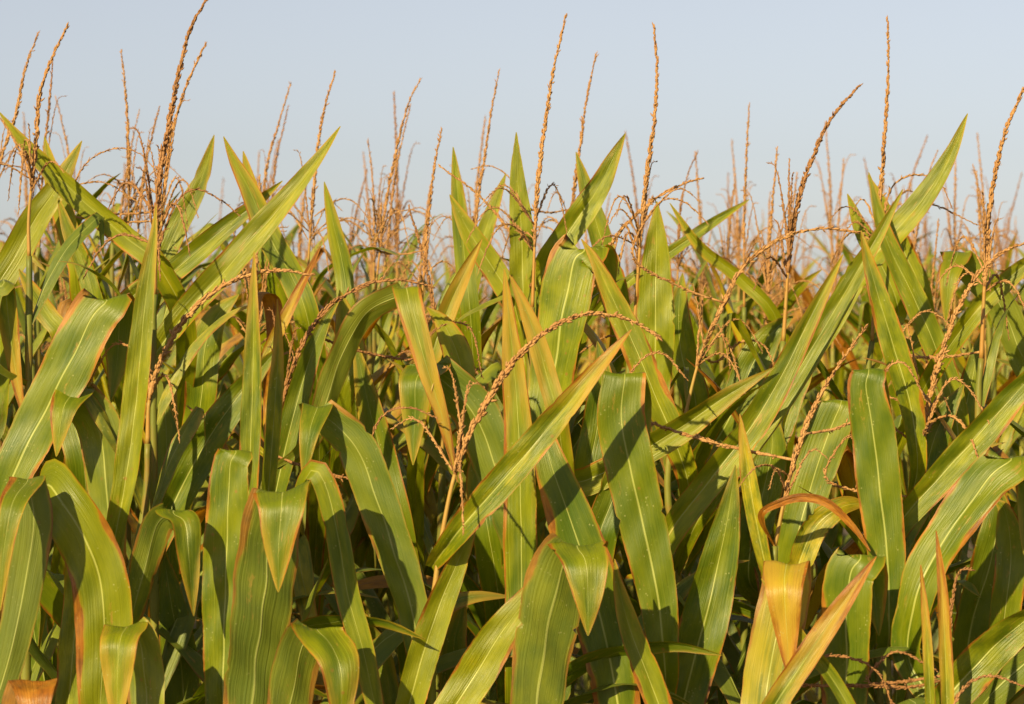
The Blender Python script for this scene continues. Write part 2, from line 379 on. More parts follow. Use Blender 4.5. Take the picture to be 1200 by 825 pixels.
# ------------------------------------------------------------------ the plants of the first rows
# (distance, stem x at the bottom, tassel path 'x,y ...' from its foot to its tip or '', rachis mm, bare share, arching branches, label)
PLANTS = [
 (4.0, 30, "34,300 34,250 42,170 47,110 60,70 80,28", 4.0, .28, 5, "corn plant with tall tassel spike bent right at its tip, beside a crossing leaf"),
 (4.75, 6, "-14,262 0,190 18,135 30,80 45,38", 3.6, .2, 5, "corn plant at the picture's left edge with straight right-leaning tassel spike"),
 (4.9, 52, "46,290 50,200 57,130 62,70", 3.0, .25, 4, "corn plant whose thin upright tassel stands just behind the bent-tipped spike"),
 (5.9, 88, "88,260 80,180 73,145 65,112", 2.8, .1, 5, "corn plant with a short slim tassel leaning left between the first tall spikes"),
 (5.1, 150, "150,290 151,200 148,120 142,58", 3.4, .22, 6, "corn plant with a straight upright tassel alone in the sky before the tallest spike"),
 (5.8, 140, "138,280 147,210 155,165 163,130", 2.8, .1, 6, "corn plant with small right-leaning tassel beside the straight upright one"),
 (5.3, 168, "160,290 168,210 178,160 187,124", 3.2, .15, 5, "corn plant with tassel half hidden behind the tallest spike's lower end"),
 (3.96, 181, "181,345 183,255 189,195 199,140 214,65 228,24 244,-4", 5.4, .18, 5, "corn plant with the tallest, thickest tassel spike, its tip cut off by the picture's top"),
 (4.55, 190, "186,300 197,180 210,125 226,82 242,50", 3.9, .18, 5, "corn plant whose slim tassel forks to the right from behind the tallest spike"),
 (3.87, 132, "173,520 176,462 195,408 226,364 270,330 320,317 366,322", 5.2, .18, 2, "corn plant with thick tassel bowed over in a long arch below the tallest spike"),
 (5.5, 306, "304,290 312,200 328,140 341,97", 3.2, .15, 5, "corn plant whose tassel is the paler of two close leaning spikes left of centre"),
 (5.9, 322, "316,290 322,200 332,150 338,124", 2.9, .1, 4, "corn plant with the shorter of two close leaning spikes left of centre"),
 (4.95, 362, "360,330 366,240 374,160 382,120 393,83", 3.7, .22, 6, "corn plant with upright tassel rising behind the long leaf crossing to upper right"),
 (4.0, 326, "318,540 333,462 352,408 380,365 425,335 470,328 508,337", 4.4, .2, 2, "corn plant with slender tassel arched to the right over the bent-over green leaf"),
 (5.15, 440, "440,340 452,240 468,160 480,118 493,92", 3.5, .2, 6, "corn plant with the taller of two paired tassels curving right above the canopy"),
 (5.7, 455, "450,320 462,215 472,160 481,123", 3.0, .1, 4, "corn plant with the shorter of the two paired right-curving tassels"),
 (5.6, 438, "438,330 438,250 436,205 431,163", 3.0, .15, 6, "corn plant with small left-leaning tassel beside the paired curving ones"),
 (4.9, 494, "494,360 501,262 510,190 518,150", 3.9, .15, 4, "corn plant with a short stout tassel standing left of the dark upright leaf"),
 (5.1, 552, "553,350 560,235 567,190 575,135 585,82", 3.5, .2, 6, "corn plant with tall straight tassel between the dark upright leaf and the sharp-tipped one"),
 (4.35, 628, "624,360 628,250 633,190 641,130 649,80 663,17", 4.2, .22, 5, "corn plant with the slim tall spike just right of the sharp-tipped dark leaf"),
 (5.0, 668, "664,340 672,230 680,170 687,118 699,62", 3.7, .22, 7, "corn plant with right-leaning tassel between the two tall central spikes"),
 (4.4, 752, "742,400 752,262 760,190 767,140 770,80 766,28", 4.2, .3, 6, "corn plant with tall upright tassel carrying a short side spike halfway up"),
 (3.72, 506, "508,700 519,622 538,540 575,462 622,403 680,369 735,374 776,397", 5.4, .3, 3, "corn plant with the big drooping tassel arched across the centre of the leaves"),
 (4.5, 648, "655,500 671,420 690,350 712,292 750,247 790,220 825,208", 4.6, .2, 4, "corn plant whose thick tassel slants far to the right right of centre"),
 (5.6, 800, "794,330 797,250 806,205 818,177", 2.9, .1, 6, "corn plant with a short pale tassel behind the far-slanting one"),
 (5.35, 872, "872,360 872,260 875,180 878,122", 3.4, .2, 6, "corn plant with a lone straight tassel right of centre"),
 (5.9, 852, "850,330 856,260 862,205", 2.9, .1, 6, "corn plant with a short tassel beside the lone straight one"),
 (4.3, 918, "918,400 926,290 938,225 955,178 975,137 1008,99", 4.9, .26, 4, "corn plant with thick tassel bent over to the right, its tip dark against the sky"),
 (4.45, 1030, "1022,400 1031,245 1035,180 1040,110 1041,70 1040,21", 4.2, .3, 5, "corn plant with tall upright tassel that has one straight side branch"),
 (5.8, 1070, "1066,330 1078,250 1088,205 1099,176", 2.9, .1, 6, "corn plant with a thin tassel behind the broad leaf pointing into the sky"),
 (4.05, 1152, "1150,420 1156,290 1164,215 1178,155 1190,125 1206,90", 5.0, .26, 5, "corn plant with thick tassel leaning right beside the picture's right edge"),
 (5.7, 1160, "1162,340 1158,270 1149,230 1140,193", 2.9, .1, 6, "corn plant with small left-leaning tassel near the thick one at the right edge"),
 (3.86, 905, "908,640 925,560 946,496 975,440 1016,381", 4.4, .22, 2, "corn plant with slim tassel leaning right before the big V-shaped leaf pair"),
 (4.25, 806, "800,500 820,420 846,360 872,312 915,280 960,268 1012,273", 4.4, .22, 4, "corn plant with tassel bowed right behind the crossing leaves right of centre"),
 (3.98, 1066, "1066,590 1086,480 1108,400 1134,340 1168,300 1215,280", 5.2, .2, 4, "corn plant with a stout tassel bowing out past the right edge"),
 (3.78, 298, "", 0, 0, 0, "tasselless corn plant with two folded broad leaves at the lower left"),
 (3.74, 118, "", 0, 0, 0, "tasselless corn plant with an arching leaf and a yellow flap in the lower left corner"),
 (3.80, 490, "", 0, 0, 0, "tasselless corn plant with a long leaf sweeping up left from a pale joint"),
 (3.70, 630, "", 0, 0, 0, "tasselless corn plant with wide leaf folded into a hanging triangle at bottom centre"),
 (3.82, 779, "", 0, 0, 0, "tasselless corn plant with a broad leaf hooked over above its green stem right of centre"),
 (3.76, 925, "", 0, 0, 0, "tasselless corn plant with a dried orange folded leaf at the lower right"),
 (3.88, 1042, "", 0, 0, 0, "tasselless corn plant with broad upright leaf above a bare joint, lower right"),
 (3.72, 1108, "1114,850 1112,790 1114,720 1124,672 1142,668", 3.6, .05, 1, "corn plant with dry upright leaf tips and a stunted brown tassel, lower right corner"),
 (3.70, 8, "", 0, 0, 0, "tasselless corn plant with arched leaf cut by the picture's left edge"),
 (4.5, 600, "", 0, 0, 0, "tasselless corn plant with the dark sharp-tipped upright leaf in the centre"),
 (4.5, 1120, "", 0, 0, 0, "tasselless corn plant with a dark drooping leaf near the right edge"),
]
# leaves: distance, width in px of the photograph, yellowing, dryness, brown margin, path from base to tip 'x,y[,further away]', flags
#   f = folds over towards the viewer, v = folded along the midrib, i = broad to the end, n<deg> = turned about its length
LEAVES = """
3.62 46 .1 .1 .9 -12,850 14,760 30,680 40,610 46,572,-.02 32,560,-.05 14,592,-.08 4,650,-.09 0,716,-.09 |f
3.66 72 .1 .05 .8 22,660,.1 36,600,.07 52,566,.03 75,592 100,632 117,680 122,745 120,850 160,900 |i
3.58 54 .3 .1 1 172,870,.02 170,800,.02 163,752 148,732,-.03 140,752,-.06 138,792,-.065 137,860,-.07 |f
3.70 44 .15 .1 .8 152,730 168,670 185,615 203,598,-.02 217,612,-.04 221,650,-.05 227,722,-.05 |f
3.60 86 .12 .05 1 293,860 301,770 309,700 316,640 325,590 331,574,-.03 330,592,-.05 327,630,-.055 326,694,-.055 |fq
3.72 58 .1 .03 .7 262,860 262,770 264,680 267,600 270,545 276,528,.03 285,545,.07 288,590,.08 |
3.62 66 .15 .05 1 335,870 343,810 355,755 372,736,-.03 388,745,-.06 398,780,-.075 399,870,-.08 |f
3.68 30 .2 .1 .9 346,600,.05 356,562,.02 370,550 384,576 396,628 408,700 425,760 448,860 480,940 |i
3.56 60 .9 .75 .8 26,900 30,830 36,800 38,797,-.03 40,815,-.06 42,870,-.07 |f
3.72 36 .3 .15 .8 78,860 84,780 88,710 84,655 76,620 |
3.85 68 .15 .02 .8 8,575 45,495 82,425 108,372 124,348,.02 138,366,.05 138,415,.06 130,470,.06 |
3.80 36 .35 .12 .4 133,640 148,560 158,480 166,400 173,330 180,278 183,240 |v
3.86 28 .25 .18 .5 289,640 293,540 296,450 297,370 298,295 |v
3.92 21 .4 .28 .5 314,580 321,490 326,410 325,350 |v
4.05 17 .8 .5 .7 290,480 310,425 338,365 358,325 376,288 |v
4.1 30 .95 .9 .9 318,430 322,390 318,350 300,345,-.03 298,385,-.04 |
4.0 38 .3 .05 .6 176,425 215,370 270,310 330,240 370,190 399,148 |v
4.3 30 .25 .05 .5 150,352 200,320 262,268 300,238 331,212 |v
4.25 32 .2 .05 .8 363,388 345,330 318,282 292,222 275,190 262,160 |
4.6 26 .2 .1 .6 320,330 308,275 296,225 285,177 |
4.1 32 .3 .04 .6 190,318 150,280 100,238 52,192 22,160 -2,130 |v
4.2 24 .15 .05 .7 114,365 98,310 80,268 68,232 |
4.4 36 .15 .05 .5 -10,350 18,300 42,255 65,222 96,165 |
4.45 30 .15 .05 .5 95,330 82,275 66,225 52,160 |
3.95 27 .25 .35 .9 -14,400,.07 -8,345,.04 4,330 11,380 19,440 29,495 |
4.3 26 .2 .05 .6 74,400 56,370 36,338 22,315 |
3.88 56 .25 .06 .9 130,650 124,560 115,500 103,462 88,455,-.03 74,480,-.06 66,535,-.07 |f
3.98 50 .05 .03 .3 182,640 212,572 250,505 292,448 330,404 |v
4.1 26 .1 .03 .3 198,600 196,540 194,470 196,438,-.01 204,450,-.04 208,500,-.05 |f
4.0 34 .15 .05 .4 318,600 338,510 360,430 380,380 398,350 |v
3.82 54 .1 .04 .9 490,770 483,715 463,650 440,582 415,520 394,482 372,476,-.03 362,510,-.06 355,565,-.06 |f
3.98 44 .12 .34 .8 372,500 398,425 428,368 455,338 476,337,-.02 483,368,-.04 500,430,-.05 520,495,-.05 536,565,-.04 |fp
4.15 40 .05 .02 .3 470,640 448,540 430,465 415,395 |
4.0 62 .1 .04 .8 605,620 580,545 553,480 527,438 502,428,-.03 488,446,-.06 486,490,-.06 484,545,-.06 |f
3.95 42 .12 .20 1.1 610,780 611,700 610,600 608,510 602,430 596,368 591,315 |
3.92 25 .15 .2 1.1 655,500 641,442 626,390 610,350 597,322 |
3.74 66 .12 .04 .9 735,900 718,790 695,690 667,605 646,545 636,500,.02 640,480,.06 |
4.4 33 .04 .01 .3 614,430 613,350 611,270 606,205 605,155 |
4.3 72 .3 .02 .6 636,520 646,450 660,370 672,308 684,290,.03 705,305,.07 712,370,.08 |
4.1 36 .4 .15 .9 792,520 767,462 742,402 716,345 696,303 681,280 |
4.35 48 .15 .03 .7 766,470 768,400 768,340 769,290 770,236 |
3.71 42 .48 .30 1.1 506,664,.02 520,645,-.02 545,613,-.05 600,551,-.06 650,492,-.06 700,432,-.06 740,386,-.06 |vnx
3.70 42 .2 .05 .7 472,860 493,775 514,712 540,650 562,595 |v
3.78 62 .12 .03 .9 778,768 771,700 755,622 740,555 728,490 722,446 732,438,.04 748,470,.07 758,545,.08 |
3.60 84 .1 .04 1 625,870 635,785 646,715 660,662 676,637,-.03 686,660,-.06 689,700,-.07 689,745,-.07 |f
3.64 50 .35 .1 1.1 505,870 552,798 585,745 615,705 650,660 |
3.66 36 .2 .1 .9 792,880 763,802 740,742 726,692 720,655 |v
3.86 60 .2 .03 .5 790,870 813,775 835,690 852,610 862,545 |
4.0 40 .35 .06 .8 640,580 690,562 740,536 800,500 855,462 908,430 |v
4.02 40 .35 .1 .7 782,630 832,562 882,498 920,432 950,372 988,298 |v
4.1 34 .2 .04 .5 850,560 908,478 955,402 1008,312 1035,265 1058,222 |v
3.96 36 .35 .14 .9 1074,524 1066,470 1046,402 1030,350 1016,300 1009,270 |v
4.3 32 .15 .04 .5 1122,500 1103,425 1072,352 1038,278 1018,202 |
4.35 36 .3 .04 .5 975,380 1000,330 1036,286 1078,238 1112,185 1134,133 |v
3.84 56 .12 .03 .5 1042,726 1040,655 1031,575 1023,505 1015,455 1018,433,.03 1036,440,.06 1046,505,.07 |
4.1 52 .1 .02 .5 932,640 950,570 972,505 985,470 1000,480,.04 1006,540,.05 |
3.9 42 .35 .05 .8 1055,612 1098,563 1148,508 1200,450 1265,390 |v
3.75 66 .12 .04 1 1072,710 1092,655 1128,602 1160,560 1184,536,.03 1210,560,.08 1200,650,.1 |
3.68 58 .2 .06 1 1098,835 1140,782 1188,738 1250,695 |v
3.62 64 .9 .30 .8 893,880 900,800 913,732 921,690 922,660,-.03 919,690,-.06 922,740,-.06 926,800,-.06 |fw
3.55 32 .4 .4 1 898,845 942,775 985,712 1027,652 |v
3.57 19 .35 .1 .5 1005,850 975,795 945,758 917,715 892,678 |v
3.72 68 .18 .05 1 986,880 991,790 992,715 997,672 1008,652,.03 1022,680,.06 1030,745,.07 |
3.9 33 .8 .12 .5 930,680 952,622 985,594 1016,590,.02 |i
3.8 10 .9 1.4 1 912,590 940,583 970,590 1000,618 1020,646 |
3.85 24 .7 .25 .7 897,664 886,610 876,550 867,485 |v
3.6 18 .6 .45 .9 1112,870 1108,770 1104,690 1097,622 |v
3.62 13 .5 .35 .9 1092,850 1086,740 1079,662 |v
4.15 26 .3 .05 .5 1132,380 1165,342 1200,311 1246,282 |v
4.3 42 .05 .03 .4 1222,480 1195,410 1168,350 1140,305 1122,296,-.03 1112,325,-.06 1108,380,-.06 |f
4.4 36 .1 .03 .6 1118,560 1132,480 1146,410 1152,385 |
4.6 24 .03 .01 .3 552,380 545,310 538,240 531,172 |
4.8 22 .15 .03 .4 548,350 566,280 580,238 593,203 |
4.4 30 .25 .05 .5 606,360 575,310 550,272 527,228 |
4.3 26 .2 .2 .6 500,440 524,365 548,312 565,280 |v
4.5 36 .25 .06 .8 636,320 664,275 700,222 716,190 733,156 |v
4.7 28 .05 .03 .5 724,350 706,285 690,232 675,178 |
4.9 16 .25 .05 .5 752,318 790,292 832,263 878,234 |v
4.6 19 .2 .05 .5 912,380 870,328 822,290 785,238 |v
4.5 24 .15 .05 .6 1050,350 1030,305 1010,270 993,227 |
4.55 26 .15 .05 .6 1080,345 1062,300 1040,255 1017,205 |
4.6 24 .05 .03 .4 408,380 403,320 392,268 380,213 |
4.7 26 .15 .05 .6 186,320 208,266 235,212 251,158 |
4.9 22 .15 .05 .4 410,300 440,290 470,300,-.05 |
4.5 30 .1 .05 .5 -20,560 -5,480 0,400 -4,330 |
4.2 40 .05 .03 .6 430,860 436,790 428,740 415,700 |
4.0 46 .05 .03 .6 560,880 540,820 532,760 545,700 |
3.95 44 .1 .03 .7 462,860 452,790 436,745 420,730,-.02 410,760,-.05 |f
4.05 50 .02 .02 .4 60,860 50,790 40,730 60,680 |
4.0 46 .02 .02 .3 216,860 212,780 200,700 190,640 |
4.0 44 .05 .03 .5 700,640 720,580 738,520 745,480 |
4.05 42 .05 .02 .4 1090,620 1085,560 1100,500 1130,450 |
3.95 56 .05 .03 .6 1140,730 1160,660 1170,600 1165,560 |
3.9 40 .05 .03 .6 1180,700 1185,650 1178,600 1165,585 |
3.9 50 .1 .03 .8 1045,850 1060,780 1085,720 1120,680 1150,700,-.05 |
4.2 46 .05 .02 .4 880,640 896,570 905,520 900,470 |
4.1 40 .1 .03 .5 575,640 566,590 560,555 560,520 |
4.15 40 .05 .02 .4 690,560 700,500 705,440 700,400 |
4.1 36 .2 .05 .8 545,470 538,420 520,380 500,360 |
4.2 44 .1 .03 .5 100,560 88,500 70,440 60,400 |
4.25 40 .1 .02 .5 235,470 240,410 255,370 280,345 |
4.4 40 .1 .03 .5 395,470 410,420 405,380 398,340 |
4.5 36 .15 .03 .6 815,470 800,420 795,370 800,320 |
4.4 44 .05 .02 .4 860,480 880,430 905,390 930,370 |
4.2 34 .1 .03 .5 900,760 905,700 890,640 870,600 |
""".strip().splitlines()
# thin tassel branches that arch clear of their spikes: distance, rachis mm, path
BRANCHES = """
4.6 2.2 84,240 98,195 130,175 162,179 186,204
4.5 2.2 60,245 84,220 122,214 162,237
4.1 2.6 186,290 205,240 228,222 258,234 282,254
4.9 2.2 440,290 455,255 480,246 502,252
4.9 2.2 612,240 600,212 577,195 552,198
4.45 3.2 618,330 600,276 560,228 514,194
4.5 2.4 1034,260 1045,220 1070,205 1100,213 1116,244
4.4 2.4 1040,290 1060,250 1092,240 1146,264
3.9 3.0 436,560 434,520 450,486 480,478 512,490
4.1 2.8 490,420 505,392 530,378 553,388 565,442
3.9 3.2 732,480 738,440 757,418 778,415 806,446
3.66 3.4 930,800 962,771 1000,772 1030,790 1047,830
3.68 3.2 1018,800 1032,775 1055,764 1098,786
3.6 3.6 1108,850 1128,808 1160,792 1205,806
4.0 2.6 968,560 985,520 1000,515 1008,560
3.9 3.0 1020,480 1040,432 1062,428 1085,470
4.2 2.8 1048,410 1080,366 1110,378 1130,410
3.9 2.6 1086,500 1110,448 1135,455 1168,512
4.3 2.6 846,420 870,400 895,405 912,440
4.2 2.6 742,300 770,240 800,236 830,262
""".strip().splitlines()
def parse(path, D, scale_pts=None):
    out = []
    for q in path.split():
        a = q.split(','); d = float(a[2]) if len(a) > 2 else 0.0
        out.append(ray_point(float(a[0]), float(a[1]), D + d))
    return out

def arc_branch(org, az, rise, out, droop, n=7):
    """an arching tassel branch that leaves org, climbs, and bows over"""
    d = Vector((math.cos(az), math.sin(az), 0)); P = []
    for i in range(n):
        t = i / (n - 1)
        P.append(org + d * out * (t ** .85) + Vector((0, 0, rise * math.sin(min(1, t * 1.35) * math.pi / 2) - droop * t ** 2.3)))
    return P

HERO = []
def build_heroes():
    rng = random.Random(11)
    for i, (D, sx, tp, fat, bare, nb, label) in enumerate(PLANTS):
        foot = ray_point(sx, 825, D); rx = foot.x + rng.uniform(-.02, .02)
        root = bpy.data.objects.new("corn_plant", None); col.objects.link(root)
        root.location = (rx, D, 0); root.empty_display_size = .05
        set_thing(root, label, "corn plant", "corn plants of the front rows")
        org = Vector((rx, D, 0))
        if tp:
            TP = parse(tp, D); top = TP[0]
        else:
            TP = None; top = ray_point(sx + rng.uniform(-8, 8), 742 + rng.uniform(-12, 12), D)
        # stem from the soil to the foot of the tassel
        zb = foot.z
        SP = [Vector((rx, D, -.03)), Vector((rx + (foot.x - rx) * .5, D, zb * .5)), foot]
        if TP: dirn = (TP[1] - TP[0]).normalized(); SP += [top - dirn * .10 if (top - foot).length > .3 else (top + foot) / 2, top]
        else: SP += [top]
        if (SP[-1] - foot).length < .05 or SP[-1].z < foot.z: SP = [Vector((rx, D, -.03)), Vector((rx, D, top.z * .5)), top]
        H = dict(D=D, x=sx, org=org, root=root, SP=SP, label=label, n=0, TP=TP, fat=fat)
        mb = MB(); sheath_stalk(mb, SP, [.1, .2, .3, .4, .5, .59, .68, .77, .86, .93], rng, .0125, .0046 if TP else .003)
        link("stalk", mb.mesh("stalk", [M_STALK], org), root)
        HERO.append(H)
        if TP:
            fat *= 1.26; mb = MB(); pts, T = spike(mb, TP, rng, fat / 1000, bare, nseg=44, ln=.009 + fat * .0003)
            mt = M_TASSEL if rng.random() < .7 and D != 4.3 else M_TASSEL_DARK
            H['mt'] = mt
            tas = link("tassel", mb.mesh("tassel", [mt, M_PED], org), root); H['tassel'] = tas
            H['pts'] = pts
            k0 = int(bare * 44)
            for b in range(int(nb * 1.7)):
                k = k0 + int(rng.uniform(-.05, .1) * 44); k = max(1, min(43, k))
                az = rng.uniform(0, 2 * math.pi); ln = rng.uniform(.08, .17)
                o_ = pts[k]
                rise = rng.uniform(.03, .11); bo = ln * rng.uniform(.5, 1); dr = rng.uniform(.02, .13)
                if rng.random() < .22: rise, bo, dr = ln * 1.1, ln * .3, .0
                m2 = MB(); spike(m2, arc_branch(o_, az, rise, bo, dr), rng, fat / 1000 * .5, .08, .85, nseg=22, ln=.0075, lowbare=0)
                link("tassel_branch", m2.mesh("tassel_branch", [mt], org), tas)

def crease(toks, fl):
    """sharpen the fold of a blade that bends over: a tight turn in depth instead of a wide arc"""
    if 'i' in fl: return toks
    q = [list(map(float, t.split(','))) + [0.0] for t in toks]; q = [t[:3] for t in q]
    k = min(range(len(q)), key=lambda i: q[i][1])
    if k < 2 or k > len(q) - 3: return toks
    sg = -1 if min(t[2] for t in q[k:]) < -.01 else 1
    ax, ay = q[k][0], q[k][1]
    pre = [[x, y, 0] for x, y, _ in q[:k] if y - ay > 14 or math.hypot(x - ax, y - ay) > 30]
    post = [[x, y, sg * max(.03, abs(d))] for x, y, d in q[k + 1:] if y - ay > 12]
    if post and post[0][1] - ay > 60: post.insert(0, [ax * .75 + post[0][0] * .25, ay * .75 + post[0][1] * .25, sg * .034])
    out = pre + [[ax, ay + 5, 0], [ax, ay, sg * .010], [ax + (1 if post and post[0][0] > ax else -1), ay + 4, sg * .024]] + post
    return [f"{x},{y},{d}" for x, y, d in out]

def stalk_at(H, z):
    P = H['SP']
    for a, b in zip(P, P[1:]):
        if a.z <= z <= b.z: return a.lerp(b, (z - a.z) / max(1e-6, b.z - a.z))
    return P[-1] if z > P[-1].z else P[0]

def build_leaves():
    rng = random.Random(5)
    for k, line in enumerate(LEAVES):
        body, fl = line.split('|'); a = body.split()
        D, wpx, yel, dry, edge = map(float, a[:5]); P = parse(' '.join(crease(a[5:], fl)), D)
        bx = float(a[5].split(',')[0]); by = float(a[5].split(',')[1])
        best = None
        for H in HERO:
            topz = H['SP'][-1].z + .02
            cost = abs(H['x'] + (H['SP'][-1].x - H['org'].x) * 0 - bx) + abs(H['D'] - D) * 160 + H['n'] * 14 + (200 if H['D'] < D - .1 else 0)
            if P[0].z > topz + .25: cost += 100
            if best is None or cost < best[0]: best = (cost, H)
        H = best[1]; H['n'] += 1
        # carry the blade down behind its visible base to the stem it grows from
        B = P[0]; T0 = (P[1] - P[0]).normalized()
        s0 = stalk_at(H, B.z); hd = math.hypot(B.x - s0.x, B.y - s0.y)
        ext = 0
        if hd > .012 and 'x' not in fl:
            S = stalk_at(H, B.z - max(.06, hd * .95)); S = Vector((S.x, S.y, S.z))
            mid = B - T0 * min(.09, (B - S).length * .45); mid = mid.lerp((B + S) / 2, .4); mid.y = max(mid.y, B.y + .01)
            P = [S, mid] + P; ext = 2
        w3 = wpx / FPX * D * .93; yel *= .8
        V = Vector((0, -1, 0))
        pts = P
        T = (pts[1] - pts[0]).normalized()
        tw = rng.uniform(-.25, .25)
        S0 = T.cross(V)
        if S0.length < .1: S0 = Vector((1, 0, 0))
        if 'f' in fl: S0 = -S0
        tw0 = 0
        Lall = sum((b - a_).length for a_, b in zip(pts, pts[1:])); Lext = sum((b - a_).length for a_, b in zip(pts[:ext + 1], pts[1:ext + 1])) if ext else 0
        folded = 'i' not in fl and ('f' in fl or any(len(t.split(',')) > 2 and abs(float(t.split(',')[2])) > .03 for t in a[7:])) and 'n' not in fl
        peak = .5 if folded else .42
        peak = Lext / Lall + (1 - Lext / Lall) * (.40 if not folded else .5)
        gut = (.62, .38) if 'v' in fl else (.5, .14)
        if 'v' in fl: w3 *= .98; tw = rng.uniform(-.3, .15)
        crest = folded and 'i' not in fl
        if crest: S0 = Vector((-1 if 'f' in fl else 1, 0, rng.uniform(-.1, .1))); tw = rng.uniform(-.12, .12)
        if not crest: crest = 'mid'
        if 'p' in fl: peak = .32; w3 *= .9
        if 'w' in fl: peak = .66
        edge *= rng.uniform(.6, 1.3)
        if by > 560 and dry < .2 and yel < .25: yel -= rng.uniform(.1, .3)  # shade painted in: blades based lower take a deeper green
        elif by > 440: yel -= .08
        if 'n' in fl: tw = -.1
        if 'i' in fl: peak = .7
        mb = MB()
        if crest is True: gut = (.22, .06)
        if 'q' in fl: tw = .16
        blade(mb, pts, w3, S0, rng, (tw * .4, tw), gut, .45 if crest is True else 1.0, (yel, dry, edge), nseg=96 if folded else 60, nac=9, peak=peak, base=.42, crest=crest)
        o = link("leaf", mb.mesh("leaf", [M_LEAF], H['org']), H['root'])
        if dry > .7: o['label'] = "dried brown leaf"
        elif yel > .7: o['label'] = "leaf faded to yellow and orange"
    for line in BRANCHES:
        a = line.split(); D, fat = float(a[0]), float(a[1]); P = parse(' '.join(a[2:]), D)
        best = min((H for H in HERO if H['TP']), key=lambda H: min((p - P[0]).length for p in H['pts'][:22]))
        k = min(range(22), key=lambda j: (best['pts'][j] - P[0]).length)
        q = best['pts'][k]
        if (q - P[0]).length > .015: P = [q, q.lerp(P[0], .5) + Vector((0, .01, -.01))] + P
        mb = MB(); spike(mb, P, rng, fat / 1000 * 1.35, .06, .9, nseg=34, ln=.008, lowbare=0)
        link("tassel_branch", mb.mesh("tassel_branch", [best['mt']], best['org']), best['tassel'])

def lower_leaves():
    """the leaves of the front plants below and between those traced: two ranks up each stem"""
    rng = random.Random(23)
    for H in HERO:
        zt = H['SP'][-1].z; az0 = rng.uniform(-.7, .7)
        zs = [z for z in (.55, .72, .9, 1.06, 1.2, 1.32) if z < zt - .15]
        if H['D'] > 4.2: zs += [1.44, 1.56, 1.66, 1.75]
        elif H['D'] > 3.9: zs += [1.42]
        zs = [z for z in zs if z < zt - .30]
        for j, z in enumerate(zs):
            az = az0 + math.pi * j + rng.uniform(-.5, .5)
            if H['D'] < 4.2 and -2.4 < ((az + math.pi) % (2 * math.pi) - math.pi) < -.7: az = rng.uniform(.2, 2.9)
            s = stalk_at(H, z)
            gen_leaf(s, az, rng, H['root'], H['org'], upright=.45 if z < 1.4 else .8, ln=rng.uniform(.5, .7) if z < 1.4 else rng.uniform(.34, .46), lowzone=True)
        if H['TP'] and zt > 1.7:
            n = 6 if H['D'] > 4.2 else 2
            for j in range(n):                                 # the short narrow leaves crowded under the tassel
                z = zt - .07 - .10 * j - rng.uniform(0, .04); s = stalk_at(H, z)
                az = (0 if (j + int(az0 * 10)) % 2 else math.pi) + rng.uniform(-.7, .7)
                if H['D'] < 4.2: az = abs(az)
                ln = rng.uniform(.2, .28) + .055 * j
                mb = MB(); gen_leaf_mb(mb, s, az, rng, .92, ln, nseg=34, wd=rng.uniform(.024, .034) + .005 * j)
                link("leaf", mb.mesh("leaf", [M_LEAF], H['org']), H['root'])

def leaf_path(s, az, rng, upright, ln, sc=1.0):
    d = Vector((math.cos(az), math.sin(az), 0)); sd = Vector((-d.y, d.x, 0)); up = Vector((0, 0, 1))
    a = R(rng.uniform(12, 26) + (1 - upright) * 22); P = [s.copy()]; n = 9; st = ln * sc / n
    kink = rng.randint(4, 7) if rng.random() < .38 else 99
    total = R(rng.uniform(15, 60) + (1 - upright) * 85); sw = rng.uniform(-.12, .12)
    for i in range(1, n + 1):
        P.append(P[-1] + (d * math.sin(a) + up * math.cos(a) + sd * sw * i / n).normalized() * st)
        a += total * (i / n) * 2 / n
        if i == kink: a += R(rng.uniform(75, 130))
        a = min(a, R(176))
    return P

def gen_leaf_mb(mb, s, az, rng, upright, ln, wear_shade=None, nseg=40, nac=7, wd=None):
    P = leaf_path(s, az, rng, upright, ln)
    d = Vector((math.cos(az), math.sin(az), 0)); S0 = Vector((d.y, -d.x, 0)) * -1
    tw = rng.gauss(0, .55)
    if wear_shade is None:
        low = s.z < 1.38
        wear_shade = (min(.9, max(-.3, rng.gauss(.08, .2))), max(0, rng.gauss(.10, .14)), rng.uniform(.3, 1))
        if low: wear_shade = (rng.uniform(-.4, -.1), max(0, rng.gauss(.04, .1)), rng.uniform(.2, .8))  # low leaves coloured deep green, standing in for shade in the gaps
        if rng.random() < (.07 if low else .15): wear_shade = (.9, rng.uniform(.4, 1.1), 1)
    fold = rng.random() < .4
    blade(mb, P, wd or rng.uniform(.045, .068), S0, rng, (0, tw), (.8, .55) if fold else (.55, .12), 1.35, wear_shade, nseg, nac, rng.uniform(.36, .5), .5)

def gen_leaf(s, az, rng, parent, org, upright=.6, ln=.65, lowzone=False):
    mb = MB(); gen_leaf_mb(mb, s, az, rng, upright, ln, nseg=34)
    return link("leaf", mb.mesh("leaf", [M_LEAF], org), parent)

build_heroes(); build_leaves(); lower_leaves()

